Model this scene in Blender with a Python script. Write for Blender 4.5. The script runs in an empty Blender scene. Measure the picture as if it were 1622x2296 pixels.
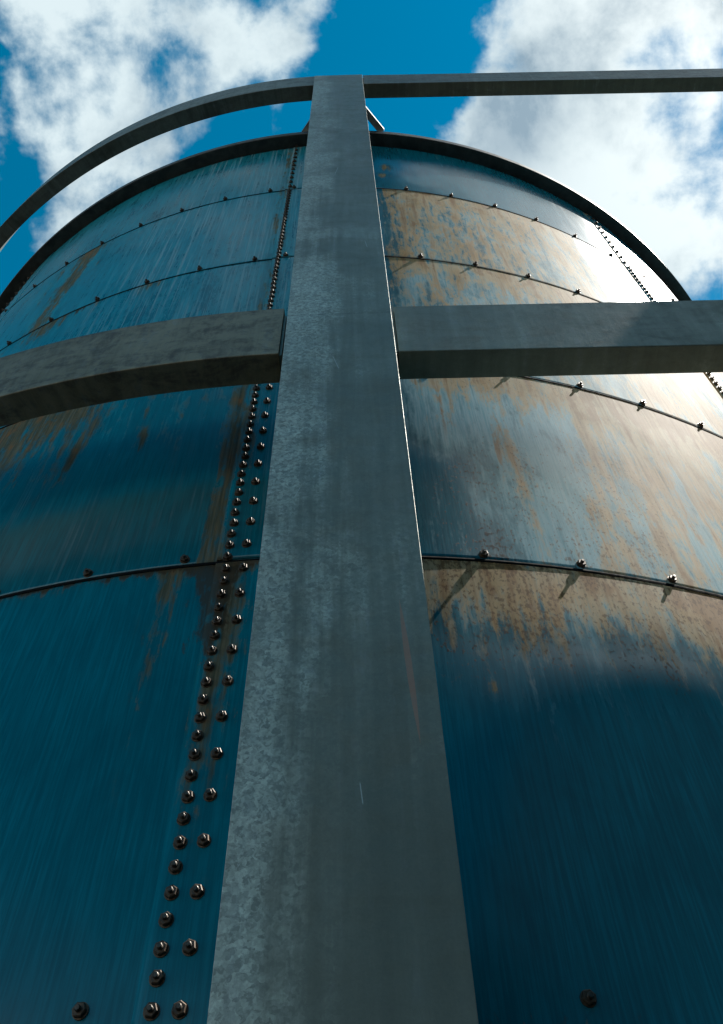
import bpy, bmesh, math, random
from mathutils import Vector, Matrix
random.seed(7)
S = bpy.context.scene
COL = S.collection
R = math.radians
PI = math.pi
GZ = 1.5                       # camera height above the ground

# ------------------------------------------------------------------ camera
cam_d = bpy.data.cameras.new('camera')
cam = bpy.data.objects.new('camera', cam_d)
COL.objects.link(cam)
cam_d.sensor_fit = 'HORIZONTAL'
cam_d.sensor_width = 36.0
cam_d.lens = 36.0 * 1855.27 / 1622.0
cam_d.clip_start = 0.05
cam_d.clip_end = 3000
rx = Vector((0.999486, 0.025519, -0.019402))
fw = Vector((0.0, 0.605235, 0.796047)); fw.normalize()
rx = (rx - fw * rx.dot(fw)).normalized()
up = rx.cross(fw).normalized()
m = Matrix((rx, up, -fw)).transposed().to_4x4()
m.translation = Vector((0, 0, GZ))
cam.matrix_world = m
S.camera = cam

# ------------------------------------------------------------------ sun + sky
SUN_EL = R(57.5)
SUN_AZ = R(90.5)               # measured from -Y towards +X
sd = Vector((math.sin(SUN_AZ) * math.cos(SUN_EL), -math.cos(SUN_AZ) * math.cos(SUN_EL), math.sin(SUN_EL)))
sl = bpy.data.lights.new('sun', 'SUN')
sl.energy = 5.0
sl.angle = R(0.5)
sl.color = (1.0, 0.955, 0.88)
so = bpy.data.objects.new('sun', sl)
so.rotation_euler = (-sd).to_track_quat('-Z', 'Y').to_euler()
so.location = (20, 0, 40)
COL.objects.link(so)

VS = S.view_settings
VS.view_transform = 'Standard'
VS.look = 'None'
VS.gamma = 1.0
VS.exposure = 1.38
VS.use_curve_mapping = False


class NT:
    """small helper to write node trees"""
    def __init__(s, tree):
        s.t = tree; s.n = tree.nodes; s.l = tree.links
    def new(s, typ, **kw):
        n = s.n.new(typ)
        for k, v in kw.items(): setattr(n, k, v)
        return n
    def put(s, sock, v):
        if isinstance(v, bpy.types.NodeSocket): s.l.new(v, sock)
        elif v is not None: sock.default_value = v
    def math(s, op, a, b=None, c=None, clamp=False):
        n = s.new('ShaderNodeMath', operation=op); n.use_clamp = clamp
        s.put(n.inputs[0], a); s.put(n.inputs[1], b)
        if c is not None: s.put(n.inputs[2], c)
        return n.outputs[0]
    def add(s, a, b): return s.math('ADD', a, b)
    def sub(s, a, b): return s.math('SUBTRACT', a, b)
    def mul(s, a, b): return s.math('MULTIPLY', a, b)
    def vmath(s, op, a, b=None, out=0):
        n = s.new('ShaderNodeVectorMath', operation=op)
        s.put(n.inputs[0], a)
        if b is not None:
            if op == 'SCALE': s.put(n.inputs[3], b)
            else: s.put(n.inputs[1], b)
        return n.outputs[out]
    def ramp(s, v, a, b, lo=0.0, hi=1.0, smooth=True):
        n = s.new('ShaderNodeMapRange')
        n.interpolation_type = 'SMOOTHSTEP' if smooth else 'LINEAR'
        s.put(n.inputs[0], v); s.put(n.inputs[1], a); s.put(n.inputs[2], b); s.put(n.inputs[3], lo); s.put(n.inputs[4], hi)
        return n.outputs[0]
    def noise(s, vec, scale, detail=4, rough=0.55, dist=0.0, out=0, lac=2.0):
        n = s.new('ShaderNodeTexNoise')
        n.noise_dimensions = '3D'
        s.put(n.inputs['Vector'], vec); s.put(n.inputs['Scale'], scale); s.put(n.inputs['Detail'], detail)
        s.put(n.inputs['Roughness'], rough); s.put(n.inputs['Distortion'], dist); s.put(n.inputs['Lacunarity'], lac)
        return n.outputs[out]
    def voro(s, vec, scale, out='Color', feature='F1'):
        n = s.new('ShaderNodeTexVoronoi', feature=feature)
        s.put(n.inputs['Vector'], vec); s.put(n.inputs['Scale'], scale)
        return n.outputs[out]
    def map(s, vec, scale=(1, 1, 1), loc=(0, 0, 0), rot=(0, 0, 0)):
        n = s.new('ShaderNodeMapping')
        s.put(n.inputs[0], vec); n.inputs[1].default_value = loc; n.inputs[2].default_value = rot; n.inputs[3].default_value = scale
        return n.outputs[0]
    def mix(s, f, a, b, mode='MIX'):
        n = s.new('ShaderNodeMix', data_type='RGBA', blend_type=mode)
        n.clamp_factor = True
        s.put(n.inputs[0], f)
        for sock, v in ((n.inputs[6], a), (n.inputs[7], b)):
            if isinstance(v, tuple) and len(v) == 3: v = (*v, 1)
            s.put(sock, v)
        return n.outputs[2]
    def attr(s, name):
        n = s.new('ShaderNodeAttribute'); n.attribute_name = name
        return n.outputs['Fac']


# world: Nishita sky with procedural clouds laid out by direction
W = bpy.data.worlds.new('World')
S.world = W
W.use_nodes = True
w = NT(W.node_tree)
w.n.clear()
sky = w.new('ShaderNodeTexSky', sky_type='NISHITA')
sky.sun_disc = False
sky.sun_elevation = SUN_EL
sky.sun_rotation = R(89.0)
sky.altitude = 200
sky.air_density = 1.0
sky.dust_density = 0.3
sky.ozone_density = 2.5
hs = w.new('ShaderNodeHueSaturation')
hs.inputs['Hue'].default_value = 0.470
hs.inputs['Saturation'].default_value = 1.6
hs.inputs['Value'].default_value = 0.82
w.l.new(sky.outputs[0], hs.inputs['Color'])
tc = w.new('ShaderNodeTexCoord')
d0 = tc.outputs['Generated']
wn = w.noise(d0, 7.0, 5, 0.6, out=1)
wv = w.vmath('SCALE', w.vmath('SUBTRACT', wn, (0.5, 0.5, 0.5)), 0.13)
d1 = w.vmath('NORMALIZE', w.vmath('ADD', d0, wv))
BL = [  # direction, angular radius, weight   (positive cloud, negative clear sky)
    ((-0.277, 0.103, 0.955), .085, 1.0), ((-0.272, 0.162, 0.949), .055, .9), ((-0.289, 0.214, 0.933), .050, .8),
    ((-0.30, 0.262, 0.915), .028, .55), ((-0.136, 0.114, 0.984), .070, .9), ((-0.072, 0.105, 0.991), .055, .95),
    ((-0.160, 0.160, 0.975), .035, .30), ((-0.126, 0.198, 0.973), .030, .45), ((-0.195, 0.222, 0.955), .045, .50),
    ((-0.25, 0.0, 0.968), .10, .7), ((-0.10, -0.04, 1.0), .05, .6), ((-0.115, -0.228, 0.967), .08, 1.1), ((-0.21, -0.26, 0.94), .04, .8),
    ((0.22, 0.120, 0.972), .045, 1.0), ((0.185, 0.19, 0.967), .045, 1.0), ((0.247, 0.232, 0.941), .075, 1.1),
    ((0.305, 0.157, 0.939), .09, 1.2), ((0.35, 0.195, 0.916), .09, 1.0), ((0.296, 0.295, 0.908), .07, .9),
    ((0.38, 0.277, 0.885), .07, .7), ((0.45, 0.05, 0.89), .22, 1.2), ((0.6, 0.2, 0.78), .2, .8),
    ((0.26, -0.14, 0.955), .13, 1.0), ((0.46, -0.22, 0.86), .17, 1.1), ((0.62, -0.1, 0.78), .2, 1.0),
    ((-0.215, 0.142, 0.966), .022, -.6), ((-0.105, 0.148, 0.983), .018, -.45), ((0.236, 0.100, 0.967), .014, -.45),
    ((0.336, 0.232, 0.914), .022, -1.15), ((0.385, 0.347, 0.856), .035, -1.3), ((0.044, 0.12, 0.992), .055, -1.3),
    ((0.065, 0.22, 0.975), .045, -.9), ((-0.34, 0.138, 0.930), .030, -.8), ((-0.36, 0.245, 0.904), .05, -.9),
    ((-0.255, 0.285, 0.923), .03, -.5), ((-0.15, 0.29, 0.945), .06, -.5), ((0.345, 0.27, 0.90), .018, -.35),
]
acc = None
for c, sg, wt in BL:
    c = Vector(c).normalized()
    dt = w.vmath('DOT_PRODUCT', d1, tuple(c), out=1)
    g = w.math('EXPONENT', w.mul(w.sub(dt, 1.0), 1.0 / (sg * sg)))
    acc = w.math('MULTIPLY_ADD', g, wt, acc if acc is not None else 0.0)
fb = w.add(w.mul(w.noise(d0, 9.5, 12, 0.57, 0.15), .6), w.mul(w.noise(w.vmath('ADD', d0, (.31, .7, .2)), 4.6, 9, 0.58, 0.1), .4))
fb2 = w.noise(d0, 2.2, 4, 0.5)
behind = w.ramp(w.vmath('DOT_PRODUCT', d0, (0, -1, 0), out=1), 0.0, 0.4)
high = w.ramp(w.vmath('DOT_PRODUCT', d0, (0, 0, 1), out=1), 0.86, 0.96)
bias = w.mul(w.mul(w.mul(w.ramp(fb2, 0.48, 0.62), 1.1), behind), high)
dens_raw = w.add(w.add(w.math('MINIMUM', w.mul(acc, 0.54), w.ramp(w.vmath('DOT_PRODUCT', d0, (1, 0, 0), out=1), -.1, .15, .60, .80)), bias), w.sub(w.mul(w.sub(fb, 0.5), 4.2), w.ramp(behind, 0, 1, .06, .34)))
dens = w.ramp(dens_raw, 0.14, 0.74)
thick = w.ramp(w.add(w.mul(dens_raw, .45), w.mul(w.sub(w.noise(w.vmath('ADD', d0, (.03, .01, 0.)), 5.5, 10, .60, .15), 0.5), 3.6)), 0.05, 1.20)
sundot = w.vmath('DOT_PRODUCT', d0, tuple(sd), out=1)
glow = w.math('POWER', w.math('MAXIMUM', sundot, 0.0), 18.0)
upz = w.vmath('DOT_PRODUCT', d0, (0, 0, 1), out=1)
fill_haze = w.mul(w.ramp(upz, 0.46, 0.18), w.ramp(w.add(fb2, w.mul(w.sub(fb, .5), .8)), .30, .62, .45, 1.0))  # low haze band added out of view as fill light
dens = w.math('MAXIMUM', dens, w.mul(fill_haze, w.ramp(behind, 0, 1, .35, .80)))
gy = w.math('EXPONENT', w.mul(w.sub(w.vmath('DOT_PRODUCT', d1, tuple(Vector((0.19, 0.205, 0.96)).normalized()), out=1), 1.0), 1 / .05 ** 2))
thick = w.add(thick, w.mul(gy, .8))
c_hi = w.mix(w.mul(glow, 0.55), (4.7, 5.5, 5.75), (10.5, 10.5, 10.0))
c_lo = w.mix(w.mul(glow, 0.35), (1.75, 2.5, 3.1), (4.3, 4.9, 5.2))
ccol = w.mix(thick, c_hi, c_lo)
ccol = w.mix(w.ramp(upz, .34, .12), ccol, (13.5, 13.6, 13.0))  # unseen horizon brightened to fill the post and wall
fin = w.mix(dens, hs.outputs['Color'], ccol)
bg = w.new('ShaderNodeBackground')
bg.inputs['Strength'].default_value = 0.062
wo = w.new('ShaderNodeOutputWorld')
w.l.new(fin, bg.inputs['Color'])
w.l.new(bg.outputs[0], wo.inputs['Surface'])


# ------------------------------------------------------------------ helpers
def tag(o, label=None, cat=None, group=None, kind=None):
    if label: o['label'] = label
    if cat: o['category'] = cat
    if group: o['group'] = group
    if kind: o['kind'] = kind
    return o

def empty(name, loc=(0, 0, 0)):
    o = bpy.data.objects.new(name, None); COL.objects.link(o); o.location = loc
    o.empty_display_size = 0.2
    return o

def link_mesh(name, me, mat=None, parent=None):
    o = bpy.data.objects.new(name, me); COL.objects.link(o)
    if mat: me.materials.append(mat)
    if parent: o.parent = parent
    return o

def from_bm(name, bm, mat=None, parent=None, smooth=False):
    me = bpy.data.meshes.new(name)
    bm.to_mesh(me); bm.free()
    if smooth: me.shade_smooth()
    return link_mesh(name, me, mat, parent)

def principled(mname):
    mt = bpy.data.materials.new(mname); mt.use_nodes = True
    t = NT(mt.node_tree)
    b = mt.node_tree.nodes['Principled BSDF']
    return mt, t, b

def set_bump(t, b, height, strength, dist):
    n = t.new('ShaderNodeBump')
    n.inputs['Strength'].default_value = strength
    n.inputs['Distance'].default_value = dist
    t.put(n.inputs['Height'], height)
    t.l.new(n.outputs[0], b.inputs['Normal'])


# ------------------------------------------------------------------ materials
def enamel_material():
    mt, t, b = principled('blue_enamel_steel')
    uv = t.new('ShaderNodeUVMap'); uv.uv_map = 'UVMap'
    U = uv.outputs[0]
    rust_a = t.attr('rust'); chalk_sheen_a = t.attr('chalk_sheen'); drip_a = t.attr('drip'); speck_a = t.attr('speck')
    streak = t.noise(t.map(U, (14, 0.9, 1)), 1.6, 6, 0.62, 0.35)
    streak_f = t.noise(t.map(U, (60, 2.2, 1)), 1.6, 5, 0.65, 0.2)
    blot = t.noise(t.map(U, (3.0, 1.3, 1)), 1.7, 7, 0.62, 0.5)
    grain = t.noise(t.map(U, (75, 42, 1)), 1.0, 6, 0.62)
    mid = t.noise(t.map(U, (28, 9, 1)), 1.0, 6, 0.7, 0.4)
    # base enamel
    base = t.mix(t.ramp(streak_f, .35, .7), (0.001, 0.155, 0.215), (0.001, 0.240, 0.325))
    base = t.mix(t.mul(t.ramp(blot, .35, .7), .5), base, (0.001, 0.105, 0.150))
    # chalking, with reflected sky painted in on the left
    cm = t.ramp(t.add(t.add(chalk_sheen_a, t.mul(t.sub(blot, .5), -.7)), t.add(t.mul(t.sub(streak, .5), 1.1), t.mul(t.sub(mid, .5), .9))), .30, .85)
    chalk_sheen = t.mix(t.ramp(streak_f, .3, .7), (0.22, 0.54, 0.62), (0.52, 0.74, 0.78))
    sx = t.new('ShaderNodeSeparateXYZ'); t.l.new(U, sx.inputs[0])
    sky_sheen_l = t.mix(t.ramp(streak_f, .3, .7), (0.001, 0.26, 0.38), (0.03, 0.42, 0.54))  # left tone kept cyan to paint in the reflected blue sky
    chalk_sheen = t.mix(t.ramp(sx.outputs[0], -.1, .1), sky_sheen_l, chalk_sheen)
    col = t.mix(t.mul(cm, .85), base, chalk_sheen)
    # tan rust wash
    rsum = t.add(rust_a, t.add(t.mul(t.sub(blot, .5), 1.3), t.add(t.mul(t.sub(streak, .5), 2.1), t.mul(t.sub(mid, .5), 1.9))))
    rm = t.mul(t.ramp(rsum, .30, .85), t.ramp(rust_a, .03, .22))
    tan = t.mix(t.ramp(blot, .35, .68), (0.74, 0.56, 0.33), (0.66, 0.40, 0.15))
    tan = t.mix(t.ramp(streak, .48, .75), tan, (0.40, 0.20, 0.07))
    tan = t.mix(t.mul(t.ramp(streak_f, .46, .68), .45), tan, (0.27, 0.16, 0.075))
    tan = t.mix(t.mul(t.ramp(mid, .54, .72), .4), tan, (0.60, 0.64, 0.60))
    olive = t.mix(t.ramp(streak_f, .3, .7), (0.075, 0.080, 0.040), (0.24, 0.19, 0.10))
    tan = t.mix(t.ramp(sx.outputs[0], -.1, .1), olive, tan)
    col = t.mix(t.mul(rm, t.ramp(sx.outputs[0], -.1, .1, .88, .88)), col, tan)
    # orange deep rust
    om = t.mul(rm, t.ramp(t.add(rsum, t.mul(t.sub(t.noise(t.map(U, (5, 3, 1)), 2.3, 5, .6), .5), 2.0)), .95, 1.45))
    col = t.mix(t.mul(om, .6), col, (0.34, 0.15, 0.05))
    # white lime runs
    dn = t.noise(t.map(U, (38, 0.55, 1)), 1.5, 3, 0.6, 0.25)
    fine = t.noise(t.map(U, (120, 0.9, 1)), 1.0, 2, 0.5, 0.2)
    dm = t.mul(t.ramp(t.add(dn, t.mul(t.sub(fine, .5), .5)), .52, .66), t.ramp(t.add(drip_a, t.mul(t.sub(blot, .5), .7)), .25, .8))
    col = t.mix(t.mul(dm, .55), col, (0.34, 0.56, 0.64))
    # dark specks
    sp = t.ramp(t.add(grain, t.add(t.mul(speck_a, .12), t.mul(t.sub(blot, .5), .35))), .63, .72)
    sp = t.mul(sp, t.ramp(speck_a, 0.05, .5, 0, .85))
    col = t.mix(t.mul(sp, .75), col, (0.13, 0.062, 0.030))
    crud_a = t.attr('crud')
    cr = t.ramp(t.add(crud_a, t.add(t.mul(t.sub(mid, .5), 1.8), t.mul(t.sub(streak, .5), .9))), .50, .8)
    col = t.mix(t.mul(cr, .85), col, (0.060, 0.045, 0.026))
    t.l.new(col, b.inputs['Base Color'])
    lr = t.ramp(sx.outputs[0], -.1, .1, .30, 1.0)
    dirt = t.math('MAXIMUM', t.math('MAXIMUM', rm, t.mul(t.mul(cm, .8), lr)), t.math('MAXIMUM', cr, sp))
    b.inputs['Diffuse Roughness'].default_value = 0.7
    t.l.new(t.ramp(t.add(t.mul(dirt, .3), t.mul(t.mul(t.add(chalk_sheen_a, rust_a), .9), lr)), 0, .6, .36, .04, smooth=False), b.inputs['Specular IOR Level'])
    rough = t.add(t.ramp(t.add(t.mul(dirt, .4), t.mul(t.mul(t.add(chalk_sheen_a, rust_a), .8), lr)), 0, .8, .15, .70, smooth=False), t.mul(t.sub(streak_f, .5), .08))
    rough = t.add(rough, t.mul(dm, .12))
    t.l.new(rough, b.inputs['Roughness'])
    b.inputs['IOR'].default_value = 1.55
    h = t.add(t.mul(t.noise(t.map(U, (1.6, .8, 1)), 1.5, 2, .5), 1.0), t.add(t.mul(streak_f, .02), t.mul(t.mul(grain, t.add(dirt, .05)), .015)))
    set_bump(t, b, h, 0.5, 0.02)
    return mt

def zinc_material(name, dirt_amt, tint=(1, 1, 1), spangle=1.0):
    mt, t, b = principled(name)
    uv = t.new('ShaderNodeUVMap'); uv.uv_map = 'UVMap'
    U = uv.outputs[0]
    rnd = t.new('ShaderNodeObjectInfo').outputs['Random']
    off = t.new('ShaderNodeCombineXYZ'); t.put(off.inputs[0], t.mul(rnd, 37.0)); t.put(off.inputs[1], t.mul(rnd, 11.0))
    P = t.vmath('ADD', U, off.outputs[0])
    warp = t.vmath('SCALE', t.vmath('SUBTRACT', t.noise(P, 60, 3, .6, out=1), (.5, .5, .5)), .02)
    Pw = t.vmath('ADD', P, warp)
    sepv = t.new('ShaderNodeSeparateColor'); t.l.new(t.voro(Pw, 95.0), sepv.inputs[0])
    sepw = t.new('ShaderNodeSeparateColor'); t.l.new(t.voro(Pw, 200.0), sepw.inputs[0])
    big = t.noise(P, 2.4, 5, .6, .4)
    vst = t.noise(t.map(P, (16, .7, 1)), 1.3, 5, .62, .3)
    fine = t.noise(P, 180, 4, .7)
    mott = t.noise(t.map(P, (30, 14, 1)), 1.0, 5, .7, .3)
    c0 = tuple(x * y for x, y in zip((0.175, 0.194, 0.158), tint))
    c1 = tuple(x * y for x, y in zip((0.252, 0.278, 0.228), tint))
    col = t.mix(t.ramp(t.add(t.mul(big, .5), t.mul(vst, .5)), .35, .65), c0, c1)
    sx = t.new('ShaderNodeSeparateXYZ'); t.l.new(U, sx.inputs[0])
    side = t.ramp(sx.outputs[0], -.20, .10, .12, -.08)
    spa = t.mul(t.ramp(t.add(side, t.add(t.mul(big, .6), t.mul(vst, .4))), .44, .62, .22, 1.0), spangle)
    pale = t.ramp(t.add(side, t.add(t.mul(big, .55), t.add(t.mul(mott, .15), t.mul(vst, .30)))), .46, .66)
    v = t.add(t.mul(sepv.outputs[0], .6), t.mul(sepw.outputs[1], .4))
    br = t.ramp(v, 0.15, 0.95, .62, 1.55, smooth=False)
    col = t.mix(t.mul(pale, .85 * spangle), col, (0.45, 0.50, 0.44))
    br = t.add(1.0, t.mul(t.sub(br, 1.0), spa))
    cc = t.new('ShaderNodeCombineColor')
    for i in range(3): t.put(cc.inputs[i], br)
    col = t.mix(1.0, col, cc.outputs[0], 'MULTIPLY')
    # pale oxide and brown dirt
    col = t.mix(t.mul(t.ramp(t.add(mott, t.mul(t.sub(vst, .5), .8)), .56, .74), .30), col, (0.30, 0.34, 0.34))
    hd = t.noise(t.map(P, (5, 11, 1), rot=(0, 0, .5)), 1.0, 8, .72, .8)
    dm = t.ramp(t.add(t.mul(mott, .40), t.mul(hd, .70)), .48, .70)
    col = t.mix(t.mul(dm, dirt_amt), col, (0.070, 0.058, 0.046))
    if name.startswith('galvanised_post'):
        zz_ = sx.outputs[1]
        top = t.mul(t.ramp(zz_, 4.6, 7.5), t.ramp(t.add(vst, t.mul(t.sub(mott, .5), .6)), .35, .65, .35, 1.0))
        col = t.mix(t.mul(top, .55), col, (0.150, 0.135, 0.112))
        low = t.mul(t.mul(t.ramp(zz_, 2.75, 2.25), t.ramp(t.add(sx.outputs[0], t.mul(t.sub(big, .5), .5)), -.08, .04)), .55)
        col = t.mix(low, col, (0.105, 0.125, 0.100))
        wl = t.ramp(t.math('ABSOLUTE', t.sub(t.add(zz_, t.mul(t.sub(big, .5), .03)), 4.49)), .002, .012, 1.0, 0.0)
        col = t.mix(t.mul(t.mul(wl, t.ramp(mott, .35, .6)), .40), col, (0.08, 0.085, 0.08))
        sm_ = t.mul(t.ramp(t.math('ABSOLUTE', t.sub(t.add(zz_, t.mul(t.sub(vst, .5), .5)), 5.45)), .03, .16, 1.0, 0.0), t.ramp(t.add(t.mul(mott, .6), t.mul(big, .5)), .42, .68))
        col = t.mix(t.mul(sm_, .40), col, (0.42, 0.46, 0.42))
        # pale hairline scratches
        for sx0, sz0, ln_, sl_ in ((.046, 2.36, .05, -.10), (.000, 4.03, .11, -.22), (-.03, 6.4, .16, .12), (.125, 5.2, .10, -.1), (-.12, 3.3, .05, .3)):
            dz = t.sub(zz_, sz0)
            lin = t.math('ABSOLUTE', t.sub(t.sub(sx.outputs[0], sx0), t.mul(dz, sl_)))
            k_ = t.mul(t.ramp(lin, .0004, .0016, 1.0, 0.0), t.ramp(t.math('ABSOLUTE', t.sub(dz, ln_ / 2)), ln_ * .35, ln_ * .5, 1.0, 0.0))
            col = t.mix(t.mul(k_, .7), col, (0.55, 0.60, 0.58))
        # a slim reddish streak on the right half
        dz = t.sub(sx.outputs[1], 2.48)                         # 0 at its foot, .33 long
        cx_ = t.sub(sx.outputs[0], t.add(.159, t.mul(dz, -.045)))
        wd_ = t.math('MAXIMUM', t.mul(t.mul(dz, t.sub(.42, dz)), .17), 0.0)
        sc = t.mul(t.ramp(t.sub(wd_, t.math('ABSOLUTE', cx_)), 0.0, .0012), t.ramp(fine, .25, .6, .5, 1.0))
        col = t.mix(t.mul(sc, .65), col, (0.50, 0.24, 0.16))
    streak_a = t.attr('stain')
    sm = t.ramp(t.add(streak_a, t.mul(t.sub(t.noise(t.map(P, (10, 2.2, 1), rot=(0, 0, .35)), 1.6, 6, .65, .4), .5), 1.9)), .45, .95)
    col = t.mix(t.mul(sm, .75), col, (0.050, 0.044, 0.038))
    col = t.mix(t.ramp(fine, .2, .8, .0, .16), col, (0.05, 0.06, 0.06))
    t.l.new(col, b.inputs['Base Color'])
    b.inputs['Metallic'].default_value = 0.25
    t.l.new(t.add(t.ramp(v, 0, 1, .46, .58), t.mul(dm, .12)), b.inputs['Roughness'])
    set_bump(t, b, t.add(t.mul(fine, .25), t.add(t.mul(mott, .5), t.mul(big, 1.5))), 0.25, 0.004)
    return mt

def simple_material(name, c0, c1, scale, rough=.6, metal=0.0, bump=.3, bdist=.002):
    mt, t, b = principled(name)
    P = t.new('ShaderNodeTexCoord').outputs['Object']
    n = t.noise(P, scale, 6, .65, .3)
    t.l.new(t.mix(t.ramp(n, .35, .68), c0, c1), b.inputs['Base Color'])
    t.l.new(t.ramp(n, .3, .7, rough - .08, rough + .1), b.inputs['Roughness'])
    b.inputs['Metallic'].default_value = metal
    set_bump(t, b, n, bump, bdist)
    return mt

M_ENAMEL = enamel_material()
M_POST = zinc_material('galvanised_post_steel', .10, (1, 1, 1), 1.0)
M_BEAM_L = zinc_material('weathered_beam_steel', .85, (1.0, .70, .42), .20)
M_BEAM_U = zinc_material('dull_upper_beam_steel', .6, (.44, .41, .36), .2)
M_BEAM_R = zinc_material('galvanised_beam_steel', .30, (.95, .96, .93), .7)
M_BOLT = simple_material('dark_bolt_steel', (0.035, 0.030, 0.024), (0.11, 0.095, 0.08), 60, .46, .6)
M_NUT = simple_material('dark_nut_steel', (0.040, 0.026, 0.016), (0.115, 0.075, 0.045), 50, .52, .35)
M_SEAL = simple_material('dark_seam_sealant', (0.003, 0.006, 0.008), (0.014, 0.012, 0.010), 40, .9, 0, .6, .003)
M_SEAL.node_tree.nodes['Principled BSDF'].inputs['Specular IOR Level'].default_value = .08
M_RIM = simple_material('dirty_rim_steel', (0.020, 0.020, 0.017), (0.060, 0.062, 0.055), 9, .5, .1, .4, .003)
M_STRUT = simple_material('strut_steel', (0.16, 0.17, 0.17), (0.28, 0.30, 0.30), 12, .5, .4)
M_GROUND = simple_material('gravel_yard', (0.016, 0.014, 0.010), (0.032, 0.027, 0.020), 3.5, .9, 0, .6, .02)

# ------------------------------------------------------------------ ground
bm = bmesh.new()
bmesh.ops.create_grid(bm, x_segments=8, y_segments=8, size=800)
g = from_bm('ground', bm, M_GROUND)
tag(g, kind='structure')

# ------------------------------------------------------------------ the tank
TX, TY, TR = -0.1693, 6.1141, 4.3336
ZA = 2.1036 + GZ               # height of the first joint seen above the eye
CH = 1.4                       # height of a course of sheets
SEAMS = [-3.95 + 36 * k for k in range(10)]
tank = empty('storage_tank', (TX, TY, 0))
tag(tank, 'large round tank of bolted blue enamelled steel sheets with rusty stains and bolted seams', 'storage tank')

def G(x, c, s): return math.exp(-((x - c) / s) ** 2)
def ss(x, a, b):
    t_ = min(1, max(0, (x - a) / (b - a))); return t_ * t_ * (3 - 2 * t_)

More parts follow.
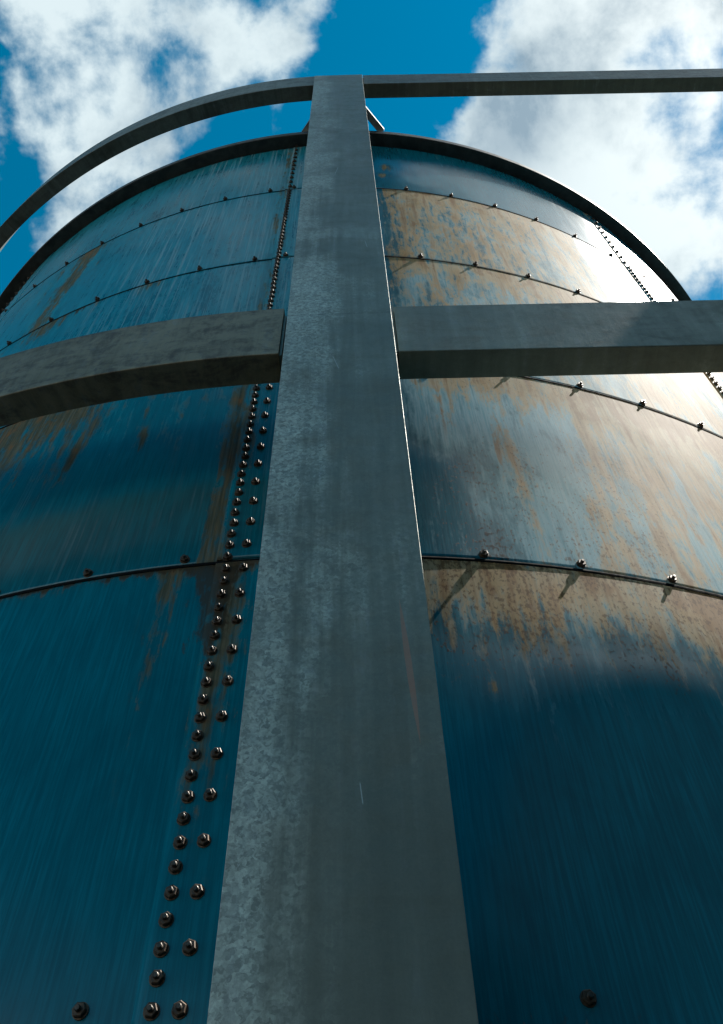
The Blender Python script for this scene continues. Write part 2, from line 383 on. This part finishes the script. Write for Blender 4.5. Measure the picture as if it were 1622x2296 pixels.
def masks(phi, zz):
    """weathering of the enamel, with some reflections painted into the chalking; phi degrees round the tank, zz courses above the first joint"""
    k = math.floor(zz); fr = zz - k; below = 1 - fr     # distance below the joint above
    rust = chalk_sheen = drip = speck = crud = 0.0
    if k >= 3:
        rust += .05
        chalk_sheen += .10 * ss(phi, 6, 14) + .62 * (1 - ss(phi, 0, 2))  # left term paints sky reflection over the top courses
        drip += .75 * ss(phi, -24, -12) * (1 - ss(phi, 0, 2))
        rust += .9 * G(phi, 6.0, .5) * G(fr, .42, .05) + .8 * G(phi, 5.5, .5) * G(fr, .25, .04)
    if k == 2:
        edge = ss(phi, 4.0, 6.0)
        rust += edge * (.64 + .10 * math.sin(phi * .9) + .30 * G(below, 0, .2)) * (1 - ss(phi, 23, 27))
        chalk_sheen += ss(phi, 3.0, 7) * .62 * (1 - .5 * ss(phi, 23, 27)) + .66 * (1 - ss(phi, 0, 2))
        drip += .95 * ss(phi, -24, -14) * (1 - ss(phi, 0, 1.5))
        x = phi + 24.8 + 0.8 * below
        rust += 1.15 * G(x, 0, 1.4) * (1 - .35 * below) + .5 * G(phi, -28.3, .8) * G(below, .2, .35)
        rust += .9 * G(phi, -22.3, .22) * G(fr, .68, .08)
    if k == 1:
        rust += ss(phi, 4.0, 6.0) * (.46 + .42 * G(below, 0.05, .18)) + .30 * ss(phi, 18, 22) * (1 - ss(phi, 26, 30))
        chalk_sheen += ss(phi, 3, 7) * .7 * (1 - .5 * ss(phi, 27, 31)) + .58 * (1 - ss(phi, 0, 2))
        drip += .7 * ss(phi, -24, -18) * (1 - ss(phi, 0, 1.5)) * ss(fr, .1, .6)
        rust += .75 * G(phi, -24, 4.0) * G(below, 0, .22) + .7 * G(phi, -14, 1.6) * G(below, 0, .10)
        crud += .5 * G(phi, -21.0, 1.6) * G(below, 0.02, .09)
    if k == 0:
        chalk_sheen += .34 * (1 - ss(phi, 0, 2)) * (1 - ss(below, .3, .8))  # left term is painted sky reflection too, fading lower down
        chalk_sheen += ss(phi, 2.5, 6) * .80 * (1 - .65 * ss(below, .38, .62) * (1 - ss(phi, 6.5, 11)))  # chalking thinned near the post to paint in the beam's dark reflection
        dg = (phi - 7) / 20.0                       # wash slants away to the right
        rust += .72 * ss(phi, 3.5, 7) * (G(below, .03, .17) + .30 * G(below, .2, .25)) + (.62 + .22 * math.sin(phi * 1.7 + below * 3)) * ss(phi + 3 * below, 14.5, 17.5) + .45 * G(phi, 9.9 + .8 * below, .55) * ss(below, .30, .5)
        rust += .25 * G(phi, 10.5, 2.3) * G(below, .8, .3)
        speck += .75 * ss(phi, 4, 8) * (1 - .6 * ss(phi, 15, 20)) * (.45 + .55 * ss(below, .3, .8))
        rust += .65 * G(below, 0, .30) * (1 - ss(phi, -17, -11)) + .28 * G(below, .15, .4) * (1 - ss(phi, -8, -3))
        speck += .35 * G(below, .1, .4) * (1 - ss(phi, -14, -8))
        rust += .85 * G(phi, -14.0, .28) * G(fr, .62, .10) + .7 * G(phi, -9.9, .22) * G(fr, .66, .08) + .5 * G(phi, -6.3, .18) * G(fr, .84, .08)
        drip += .35
    if k == -1:
        fade = 1 - ss(below, .15, .50)
        chalk_sheen += ss(phi, 2.5, 7) * .78 * (1 - .70 * ss(below, .08, .34) - .25 * ss(below, .34, .62))
        rust += .85 * ss(phi, 2.6, 5) * G(below, .02, .15) + .30 * ss(phi, 3, 5) * G(below, .16, .16)
        rust += .75 * ss(phi, 15.5, 19) * (1 - ss(below, .35, .60))
        speck += .9 * ss(phi, 2.5, 5) * fade
        rust += .5 * G(phi, 7.0, .22) * G(below, .40, .02)
        rust += .55 * G(below, 0, .035) * (1 - ss(phi, -2, 0))
        crud += .50 * G(below, 0, .05) * (1 - ss(phi, -2, 0)) + .62 * G(phi, -4.3, 1.1) * G(below, 0, .22)
        rust += .62 * G(phi, -6.2, .65) * G(below, .05, .40) + .5 * G(phi, -3.3, .9) * G(below, .1, .45)
        crud += .45 * G(phi, -4.2, .7) * G(below, .2, .25)
    # rust weeping along every vertical seam
    for s0 in (-39.9, -3.9, 32.1):
        if k >= 0:
            rust += .50 * G(phi, s0 - .55, .45) + .3 * G(phi, s0 + .3, .35)
            crud += (.42 if k <= 1 else .30) * G(phi, s0 - .25, .28)
            if k == 0: rust += .35 * G(phi, s0 - .8, .6); crud += .12 * G(phi, s0 + .2, .5)
    # rust run down from the joint bolts
    if phi > 2: pb = ((phi - 7.65 + 2.26) % 4.52) - 2.26
    else: pb = ((phi + 5.68 + 2.265) % 4.53) - 2.265
    rust += (.45 if phi > 2 else .22) * G(pb, 0, .28) * math.exp(-below * 5) + .25 * G(pb, .9, .25) * math.exp(-below * 4) * (phi > 2)
    if k == -1:
        crud += .40 * G(phi, -3.5, .55) * G(below, .12, .30)
        rust += .45 * G(phi, -3.4, .8) * G(below, .30, .40)
    # dirt caught under the joints
    crud += .42 * G(below, 0, .018) + .30 * G(fr, 0, .012)
    speck += .5 * G(below, 0, .04)
    if phi > 3: crud += .22 * G(below, 0.01, .035) * (1 if k <= 1 else .4)
    return rust, chalk_sheen, drip, speck, crud

def cyl(phi, r, z):
    a = R(phi)
    return (r * math.sin(a), -r * math.cos(a), z)

def sheet(phi0, phi1, z0, z1, r, fine, name='wall_panel', mat=M_ENAMEL, thick=.004, parent=tank):
    """one curved steel sheet, in the tank's own space, UV in metres"""
    nu = max(6, int((phi1 - phi0) * (3.2 if fine else .35))); nv = 64 if fine else 4
    me = bpy.data.meshes.new(name)
    vs, fs, uvs, at = [], [], [], []
    for j in range(nv + 1):
        z = z0 + (z1 - z0) * j / nv
        for i in range(nu + 1):
            p = phi0 + (phi1 - phi0) * i / nu
            vs.append(cyl(p, r, z)); uvs.append((R(p) * TR, z))
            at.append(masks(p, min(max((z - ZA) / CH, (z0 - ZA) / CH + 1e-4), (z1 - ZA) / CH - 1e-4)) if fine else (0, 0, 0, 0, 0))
    W_ = nu + 1
    for j in range(nv):
        for i in range(nu):
            fs.append((j * W_ + i, j * W_ + i + 1, (j + 1) * W_ + i + 1, (j + 1) * W_ + i))
    # returned edges give the sheet its thickness
    ring = [i for i in range(W_)] + [j * W_ + nu for j in range(1, nv + 1)] + [nv * W_ + i for i in range(nu - 1, -1, -1)] + [j * W_ for j in range(nv - 1, 0, -1)]
    b0 = len(vs)
    for q in ring:
        x, y, z = vs[q]; k_ = (r - thick) / r
        vs.append((x * k_, y * k_, z)); uvs.append(uvs[q]); at.append(at[q])
    L = len(ring)
    for n_ in range(L):
        fs.append((ring[(n_ + 1) % L], ring[n_], b0 + n_, b0 + (n_ + 1) % L))
    me.from_pydata(vs, [], fs)
    uvl = me.uv_layers.new(name='UVMap')
    li = [0] * len(me.loops); me.loops.foreach_get('vertex_index', li)
    flat = []
    for v in li: flat.extend(uvs[v])
    uvl.data.foreach_set('uv', flat)
    for q, nm in enumerate(('rust', 'chalk_sheen', 'drip', 'speck', 'crud')):
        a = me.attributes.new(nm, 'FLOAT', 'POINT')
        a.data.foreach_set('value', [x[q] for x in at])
    sm = [True] * (nu * nv) + [False] * L
    me.polygons.foreach_set('use_smooth', sm)
    return link_mesh(name, me, mat, parent)

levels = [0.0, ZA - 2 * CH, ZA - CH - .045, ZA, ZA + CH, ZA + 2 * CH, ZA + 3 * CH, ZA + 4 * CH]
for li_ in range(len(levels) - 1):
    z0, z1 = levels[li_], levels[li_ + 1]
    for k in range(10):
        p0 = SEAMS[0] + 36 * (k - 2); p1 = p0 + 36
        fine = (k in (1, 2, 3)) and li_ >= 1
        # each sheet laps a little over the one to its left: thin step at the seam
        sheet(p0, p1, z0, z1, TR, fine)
        
# lap strips at the vertical seams (the outer sheet's edge, a few mm proud)
for li_ in range(2, len(levels) - 1):
    for k in range(-1, 2):
        p0 = SEAMS[0] + 36 * k
        sheet(p0 - .28, p0 + 3.6, levels[li_] + .008, levels[li_ + 1] - .008, TR + .0045, True, 'seam_strip', thick=.006)

def ring_mesh(prof, n=360, p0=0.0, p1=360.0, uv=False):
    """sweep a closed (r, z) outline round the tank axis"""
    full = abs(p1 - p0 - 360) < 1e-6
    cnt = n if full else n + 1
    bm = bmesh.new(); rows = []
    for i in range(cnt):
        p = p0 + (p1 - p0) * i / n
        rows.append([bm.verts.new(cyl(p, r_, z_)) for r_, z_ in prof])
    m_ = len(prof)
    for i in range(cnt if full else cnt - 1):
        a, b_ = rows[i], rows[(i + 1) % cnt]
        for j in range(m_):
            bm.faces.new((a[j], b_[j], b_[(j + 1) % m_], a[(j + 1) % m_]))
    if not full:
        bm.faces.new(rows[0][::-1]); bm.faces.new(rows[-1])
    bmesh.ops.recalc_face_normals(bm, faces=bm.faces)
    return bm

for z in levels[1:-1]:
    e_ = .0036
    pr = [(TR - .01, z - .010), (TR + e_ - .001, z - .010), (TR + e_, z - .003), (TR + e_ - .001, z + .003), (TR - .01, z + .004)]
    from_bm('seam_ledge', ring_mesh(pr), M_SEAL, tank)

# rim: outward angle iron with a short turned-down lip, slightly uneven
zt = levels[-1] - .105
RO = TR + .105
pr = [(TR - .02, zt - .065), (RO - .004, zt - .065), (RO, zt - .061), (RO, zt + .012), (RO - .012, zt + .020), (TR - .02, zt + .020)]
rim = from_bm('rim', ring_mesh(pr, 480), M_RIM, tank)
bm = bmesh.new()
rows = []
for j in range(8):
    rr = (TR - .02) * (1 - j / 7.0) + .0; zz = zt + .0 + .35 * (j / 7.0)
    rows.append([bm.verts.new(cyl(360 * i / 120, max(rr, .02), zz)) for i in range(120)])
for j in range(7):
    for i in range(120):
        bm.faces.new((rows[j][i], rows[j][(i + 1) % 120], rows[j + 1][(i + 1) % 120], rows[j + 1][i]))
from_bm('roof', bm, M_RIM, tank, True)

# ---- bolts: threaded end and hexagon nut
def lathe_bm(prof, n=14, bm=None):
    bm = bm or bmesh.new(); rows = []
    for r_, h in prof:
        rows.append([bm.verts.new((r_ * math.cos(2 * PI * i / n), r_ * math.sin(2 * PI * i / n), h)) for i in range(n)])
    for a, b_ in zip(rows, rows[1:]):
        for i in range(n): bm.faces.new((a[i], a[(i + 1) % n], b_[(i + 1) % n], b_[i]))
    bm.faces.new(rows[-1]); bm.faces.new(rows[0][::-1])
    return bm

shank_prof = [(.0062, -.002), (.0062, .010)]
for i in range(5): shank_prof += [(.0058, .0108 + i * .0016), (.0064, .0116 + i * .0016)]
shank_prof += [(.0062, .0192), (.0050, .0206)]
bm = lathe_bm(shank_prof)
bolt_me = bpy.data.meshes.new('bolt'); bm.to_mesh(bolt_me); bm.free(); bolt_me.materials.append(M_BOLT)
bm = bmesh.new()
def hexring(r_, h, n=6): return [bm.verts.new((r_ * math.cos(2 * PI * i / n), r_ * math.sin(2 * PI * i / n), h)) for i in range(n)]
rr = [hexring(.0150, .0020), hexring(.0150, .0100), hexring(.0128, .0116)]
for a, b_ in zip(rr, rr[1:]):
    for i in range(6): bm.faces.new((a[i], a[(i + 1) % 6], b_[(i + 1) % 6], b_[i]))
bm.faces.new(rr[-1]); bm.faces.new(rr[0][::-1])
lathe_bm([(.0168, -.001), (.0168, .0018), (.0150, .0022)], 20, bm)      # washer
nut_me = bpy.data.meshes.new('nut'); bm.to_mesh(nut_me); bm.free(); nut_me.materials.append(M_NUT)

spots = []      # (phi, z, big)
for k in range(-40, 60):
    pass
def course(z): return (z - ZA) / CH
for sk in range(-1, 3):
    s0 = -3.73 + 36 * sk
    # close row: 23 bolts to a course below the last joint, half as many above it
    n = -52
    while True:
        zc = 0.012 + n / 23.0
        if zc > 3.0: break
        spots.append((s0, ZA + zc * CH)); n += 1
    for q in range(12): spots.append((s0, ZA + (3.045 + q * .0835) * CH)) if 3.045 + q * .0835 < 3.93 else None
    # open row in the thicker lower courses
    n = -27
    while True:
        zc = 0.012 + (2 * n + 1) / 23.0
        if zc > 1.02: break
        spots.append((s0 + .77, ZA + zc * CH)); n += 1
for lv in range(-2, 4):
    if lv == -1: offs = (8.0, -5.6)
    for sk in range(-1, 3):
        b0 = -3.73 + 36 * sk
        for q in range(8):
            ph = b0 - 1.9 + q * 4.53 + (0 if q else 3.0 - 1.1)
            if lv < 0 and False: continue
            spots.append((ph, ZA + lv * CH + .032))
# joint bolts stand at 4.5 degree steps, starting from the measured ones
ring_spots = []
for lv in range(-2, 4):
    for ph in [7.65 + 4.52 * q for q in range(-2, 18)] + [-5.68 - 4.53 * q for q in range(0, 12)]:
        if lv == 3 or lv == 2 or lv == 0 or lv == 1 or lv == -1 or lv == -2:
            ring_spots.append((ph + (.30 if lv == -1 and ph > 2 else 0), ZA + lv * CH + .028))
    if lv == 3: ring_spots.append((-3.33, ZA + lv * CH + .034))
    if lv == 2: ring_spots.append((-3.15, ZA + lv * CH + .030))
spots = [s_ for s_ in spots if True]
seam_spots = [s_ for s_ in spots if not any(abs((s_[1] - (ZA + lv * CH + .032))) < 1e-9 for lv in range(-2, 4))]
allspots = seam_spots + ring_spots

fwv = -Vector((m[0][2], m[1][2], m[2][2])); rxv = Vector((m[0][0], m[1][0], m[2][0])); upv = Vector((m[0][1], m[1][1], m[2][1]))
def project(P):
    d = P - Vector((0, 0, GZ))
    zc = d.dot(fwv)
    if zc <= 0: return None
    return (811 + 1855.27 * d.dot(rxv) / zc, 1148 - 1855.27 * d.dot(upv) / zc, zc)

def seen(phi, z):
    P = Vector(cyl(phi, TR + .015, z)) + Vector((TX, TY, 0))
    nrm = Vector((math.sin(R(phi)), -math.cos(R(phi)), 0))
    if (Vector((0, 0, GZ)) - P).dot(nrm) < 0: return None
    q = project(P)
    if q is None: return None
    x, y, zc = q
    if not (-8 < x < 1630 and -8 < y < 2304): return None
    # behind the post or the lower beams
    f_ = (y - 168) / 2128.0
    if 706 - 241 * f_ < x < 812 + 261 * f_: return None
    if x > 845 and 684 < y < 828: return None
    if x < 760 and (700 + (650 - x) ** 2 * .00030) < y < (846 + (650 - x) ** 2 * .00024): return None
    return zc

vis = []
rest = []
for s_ in allspots:
    zc = seen(*s_)
    (vis if zc else rest).append((zc or 99, s_))
vis.sort()
rest += vis[100:]
vis = vis[:100]
def orient(phi, z, spin):
    n_ = Vector((math.sin(R(phi)), -math.cos(R(phi)), 0))
    tx_ = Vector((0, 0, 1)); ty_ = n_.cross(tx_)
    mm = Matrix((tx_, ty_, n_)).transposed().to_4x4()
    mm = mm @ Matrix.Diagonal((1.02, 1.02, 1.02, 1)) @ Matrix.Rotation(spin, 4, 'Z') @ Matrix.Rotation(random.uniform(-.05, .05), 4, 'X')
    mm.translation = Vector(cyl(phi, TR + .0015 + (.003 if abs(((phi + 3.73 + 18) % 36) - 18) < 1.2 else 0), z))
    return mm
for zc, (phi, z) in vis:
    b_ = bpy.data.objects.new('bolt', bolt_me); COL.objects.link(b_); b_.parent = tank
    b_.matrix_local = orient(phi + random.uniform(-.025, .025), z + random.uniform(-.0015, .0015), random.uniform(0, 6.28))
    n_ = bpy.data.objects.new('nut', nut_me); COL.objects.link(n_); n_.parent = b_
# the remaining, farther bolts of the same kind
bm = bmesh.new()
for zc, (phi, z) in rest:
    mm = orient(phi, z, random.uniform(0, 6.28))
    near = zc < 50
    for me_ in ((bolt_me, nut_me) if near else (nut_me,)):
        st = len(bm.verts)
        bm.from_mesh(me_)
        bm.verts.ensure_lookup_table()
        bmesh.ops.transform(bm, matrix=mm, verts=bm.verts[st:])
o = from_bm('distant_bolts', bm, M_NUT, tank)
tag(o, kind='stuff')

# ------------------------------------------------------------------ the post
def boxy(name, corners_lo, corners_hi, z0, z1, mat, parent=None, bev=.004, nseg=24, stain=None):
    """four-sided member whose section may shift from bottom to top; UV in metres"""
    bm = bmesh.new()
    uvl = bm.loops.layers.uv.new('UVMap')
    rows = []
    for j in range(nseg + 1):
        f_ = j / nseg
        rows.append([bm.verts.new((a[0] + (b_[0] - a[0]) * f_, a[1] + (b_[1] - a[1]) * f_, z0 + (z1 - z0) * f_)) for a, b_ in zip(corners_lo, corners_hi)])
    for j in range(nseg):
        for i in range(4):
            a, b_ = rows[j], rows[j + 1]
            f = bm.faces.new((a[i], a[(i + 1) % 4], b_[(i + 1) % 4], b_[i]))
    bm.faces.new(rows[0][::-1]); bm.faces.new(rows[-1])
    bm.normal_update()
    e = [e_ for e_ in bm.edges if e_.is_boundary is False and len(e_.link_faces) == 2 and e_.calc_face_angle(0) > .5]
    bmesh.ops.bevel(bm, geom=e, offset=bev, segments=3, affect='EDGES', profile=.6)
    for f in bm.faces:
        nx = abs(f.normal.x) > abs(f.normal.y)
        for l in f.loops:
            c = l.vert.co
            l[uvl].uv = ((c.y + 5) if nx else c.x, c.z)
    o = from_bm(name, bm, mat, parent)
    return o

def xl(z): return -0.2462 - .0047 * (z - GZ)
def xr(z): return 0.1468 - .0028 * (z - GZ)
post = empty('steel_post', (-.06, 1.37, 0))
tag(post, 'tall broad galvanised steel post standing upright in front of the tank', 'post')
PZ = 7.955 + GZ
PF, PBK = 1.313, 1.440
def loc(pts, e): return [(x - e.location.x, y - e.location.y) for x, y in pts]
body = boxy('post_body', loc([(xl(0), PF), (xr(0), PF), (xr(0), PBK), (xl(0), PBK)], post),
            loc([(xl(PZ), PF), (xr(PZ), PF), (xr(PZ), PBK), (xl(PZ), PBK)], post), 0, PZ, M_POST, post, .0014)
def bar(name, A, B, wd, ht, mat, parent):
    A, B = Vector(A), Vector(B)
    d = (B - A); L = d.length; d.normalize()
    s_ = d.cross(Vector((0, 0, 1))).normalized(); u_ = s_.cross(d)
    bm = bmesh.new()
    bmesh.ops.create_cube(bm, size=1)
    bmesh.ops.scale(bm, vec=(wd, L, ht), verts=bm.verts)
    bmesh.ops.bevel(bm, geom=bm.edges[:], offset=.004, segments=2, affect='EDGES')
    mm = Matrix((s_, d, u_)).transposed().to_4x4(); mm.translation = (A + B) / 2 - parent.location
    bmesh.ops.transform(bm, matrix=mm, verts=bm.verts)
    return from_bm(name, bm, mat, parent)
BRZ = 7.70 + GZ
bar('brace', (-.395, 1.72, BRZ), (-.15, 1.425, BRZ + .02), .055, .055, M_STRUT, post)
bar('brace', (.285, 1.72, BRZ), (.03, 1.425, BRZ + .02), .055, .055, M_STRUT, post)
# base plate on the ground
bm = bmesh.new(); bmesh.ops.create_cube(bm, size=1); bmesh.ops.scale(bm, vec=(.62, .36, .03), verts=bm.verts)
bmesh.ops.translate(bm, vec=(.01, .005, .015), verts=bm.verts)
bmesh.ops.bevel(bm, geom=bm.edges[:], offset=.004, segments=2, affect='EDGES')
from_bm('base_plate', bm, M_STRUT, post)

# ------------------------------------------------------------------ ring beams and straight beams
def add_stain(me, fn):
    a = me.attributes.new('stain', 'FLOAT', 'POINT')
    a.data.foreach_set('value', [fn(v.co) for v in me.vertices])

def curved_beam(label, ztop, RB, dep, h, p0, p1, n, mat):
    e = empty('curved_beam', (TX, TY, ztop - h))
    tag(e, label, 'beam', 'steel beams joined to the post', 'thing')
    bm = bmesh.new(); uvl = bm.loops.layers.uv.new('UVMap')
    c_ = .004
    prof = [(RB - dep, 0), (RB - c_, 0), (RB - c_ * .3, c_ * .3), (RB, c_), (RB, h * .33), (RB, h * .66), (RB, h - c_), (RB - c_ * .3, h - c_ * .3), (RB - c_, h), (RB - dep, h)]
    arc = [0]
    for a, b_ in zip(prof, prof[1:]): arc.append(arc[-1] + math.dist(a, b_))
    rows = []
    for i in range(n + 1):
        p = p0 + (p1 - p0) * i / n
        rows.append([bm.verts.new(cyl(p, r_, z_)) for r_, z_ in prof])
    for i in range(n):
        for j in range(len(prof)):
            j2 = (j + 1) % len(prof)
            f = bm.faces.new((rows[i][j], rows[i + 1][j], rows[i + 1][j2], rows[i][j2]))
            for l, (ii, jj) in zip(f.loops, ((i, j), (i + 1, j), (i + 1, j2), (i, j2))):
                l[uvl].uv = (R(p0 + (p1 - p0) * ii / n) * RB, arc[jj])
    bm.faces.new(rows[0][::-1]); bm.faces.new(rows[-1])
    bmesh.ops.recalc_face_normals(bm, faces=bm.faces)
    o = from_bm('beam_body', bm, mat, e)
    add_stain(o.data, lambda c: .30 * ss(c.z, h * .45, h) + .18)
    # cleat plate at the end by the post
    pl = ring_mesh([(RB - dep + .012, .02), (RB - .018, .02), (RB - .018, h - .03), (RB - dep + .012, h - .03)], 2, p1 + .002, p1 + .10)
    from_bm('end_plate', pl, M_BEAM_R, e)
    return e

def straight_beam(label, ztop, x0, x1, yf, dep, h, mat):
    e = empty('straight_beam', (x0, yf, ztop - h))
    tag(e, label, 'beam', 'steel beams joined to the post', 'thing')
    L = x1 - x0
    bm = bmesh.new(); uvl = bm.loops.layers.uv.new('UVMap')
    c_ = .004; prof = [(dep, 0), (c_, 0), (c_ * .3, c_ * .3), (0, c_), (0, h * .33), (0, h * .66), (0, h - c_), (c_ * .3, h - c_ * .3), (c_, h), (dep, h)]
    arc = [0]
    for a, b_ in zip(prof, prof[1:]): arc.append(arc[-1] + math.dist(a, b_))
    n = 60; rows = []
    for i in range(n + 1):
        x = L * i / n; yo = x * .0118
        rows.append([bm.verts.new((x, y_ + yo, z_)) for y_, z_ in prof])
    for i in range(n):
        for j in range(len(prof)):
            j2 = (j + 1) % len(prof)
            f = bm.faces.new((rows[i][j], rows[i + 1][j], rows[i + 1][j2], rows[i][j2]))
            for l, (ii, jj) in zip(f.loops, ((i, j), (i + 1, j), (i + 1, j2), (i, j2))):
                l[uvl].uv = (L * ii / n, arc[jj])
    bm.faces.new(rows[0][::-1]); bm.faces.new(rows[-1])
    bmesh.ops.recalc_face_normals(bm, faces=bm.faces)
    o = from_bm('beam_body', bm, mat, e)
    add_stain(o.data, lambda c: (.42 * ss(c.z, h * .3, h)) * ss(c.x, .18, .5) + .25 * G(c.x, .62, .25) * ss(c.z, h * .2, h * .8))
    bm = bmesh.new(); bmesh.ops.create_cube(bm, size=1)
    bmesh.ops.scale(bm, vec=(.010, dep - .03, h - .05), verts=bm.verts)
    bmesh.ops.translate(bm, vec=(-.0065, dep / 2, h / 2), verts=bm.verts)
    from_bm('end_plate', bm, M_BEAM_R, e)
    return e

HB, DB, RB = .3935, .1165, 4.7914
curved_beam('lower curved steel beam left of the post, brownish and streaked', 3.0825 + GZ, RB, DB, HB, -88, -1.30, 140, M_BEAM_L)
curved_beam('upper curved steel beam left of the post, arching against the sky', 8.0013 + GZ, RB, DB, HB, -88, -1.36, 140, M_BEAM_U)
straight_beam('lower straight grey steel beam running right from the post across the tank', 3.092 + GZ, .152, 4.36, 1.335, .112, .3945, M_BEAM_R)
straight_beam('upper straight grey steel beam running right from the post top against the sky', 8.05 + GZ, .135, 4.36, 1.335, .112, .385, M_BEAM_U)

# ------------------------------------------------------------------ neighbouring building (right, outside the frame; it shades the foot of the tank)
bc = Vector((4.48, 1.812, 0)); ang = R(14.25)
e1 = Vector((math.cos(ang), math.sin(ang), 0)); e2 = Vector((0, -1, 0))
bh = 8.3 + GZ
bld = empty('building', bc)
tag(bld, 'tall pale blue metal clad building beside the tank that the straight beams run to', 'building')
M_CLAD = simple_material('dark_cladding', (0.22, 0.36, 0.42), (0.30, 0.44, 0.50), 2.0, .6, 0, .2)
def wallrun(A, d, L, nrm, name):
    bm = bmesh.new(); n = int(L / .1); rows = []
    for i in range(n + 1):
        off = .018 if (i // 2) % 2 else 0.0
        P = A + d * (L * i / n) + nrm * off
        rows.append((bm.verts.new((P.x, P.y, 0)), bm.verts.new((P.x, P.y, bh - .05))))
    for a, b_ in zip(rows, rows[1:]): bm.faces.new((a[0], b_[0], b_[1], a[1]))
    return from_bm(name, bm, M_CLAD, bld)
z3 = Vector((0, 0, 0))
i0 = e1 * .05 + e2 * .05
n2 = Vector((e2.y, -e2.x, 0))
wallrun(i0, e1, 11.9, -e2, 'wall'); wallrun(i0, e2, 13.9, n2, 'wall')
wallrun(i0 + e1 * 11.9, e2, 13.9, -n2, 'wall'); wallrun(i0 + e2 * 13.9, e1, 11.9, e2, 'wall')
bm = bmesh.new()
c4 = [z3, e1 * 12, e1 * 12 + e2 * 14, e2 * 14]
lo = [bm.verts.new((c.x, c.y, bh - .14)) for c in c4]; hi = [bm.verts.new((c.x, c.y, bh)) for c in c4]
bm.faces.new(lo[::-1]); bm.faces.new(hi)
for i in range(4): bm.faces.new((lo[i], lo[(i + 1) % 4], hi[(i + 1) % 4], hi[i]))
bmesh.ops.recalc_face_normals(bm, faces=bm.faces)
from_bm('roof', bm, M_CLAD, bld)

# ------------------------------------------------------------------ unseen low block added behind the viewer so the tank's foot mirrors something dark
added_shed = empty('added_shed', (4.0, -10.0, 0))
tag(added_shed, 'unseen low dark block with a flat roof, added behind the viewer to darken reflections in the tank', 'added_shed', None, 'thing')
M_SHED = simple_material('dark_shed_boards', (0.030, 0.022, 0.016), (0.055, 0.042, 0.032), 3.0, .8, 0, .4)
bm = bmesh.new(); n = 90; W_, D_, H_ = 9.4, 6.0, 6.3
pts = []
for i in range(n): pts.append((-W_ / 2 + W_ * i / n, D_ / 2 + (.02 if i % 3 else 0)))
pts += [(W_ / 2, D_ / 2), (W_ / 2, -D_ / 2), (-W_ / 2, -D_ / 2)]
lo_ = [bm.verts.new((x, y, 0)) for x, y in pts]; hi_ = [bm.verts.new((x, y, H_)) for x, y in pts]
for i in range(len(pts)):
    j = (i + 1) % len(pts); bm.faces.new((lo_[i], lo_[j], hi_[j], hi_[i]))
bmesh.ops.recalc_face_normals(bm, faces=bm.faces)
from_bm('wall', bm, M_SHED, added_shed)
bm = bmesh.new(); bmesh.ops.create_cube(bm, size=1); bmesh.ops.scale(bm, vec=(W_ + .6, D_ + .6, .2), verts=bm.verts)
bmesh.ops.translate(bm, vec=(0, 0, H_ + .1), verts=bm.verts)
from_bm('roof', bm, M_SHED, added_shed)
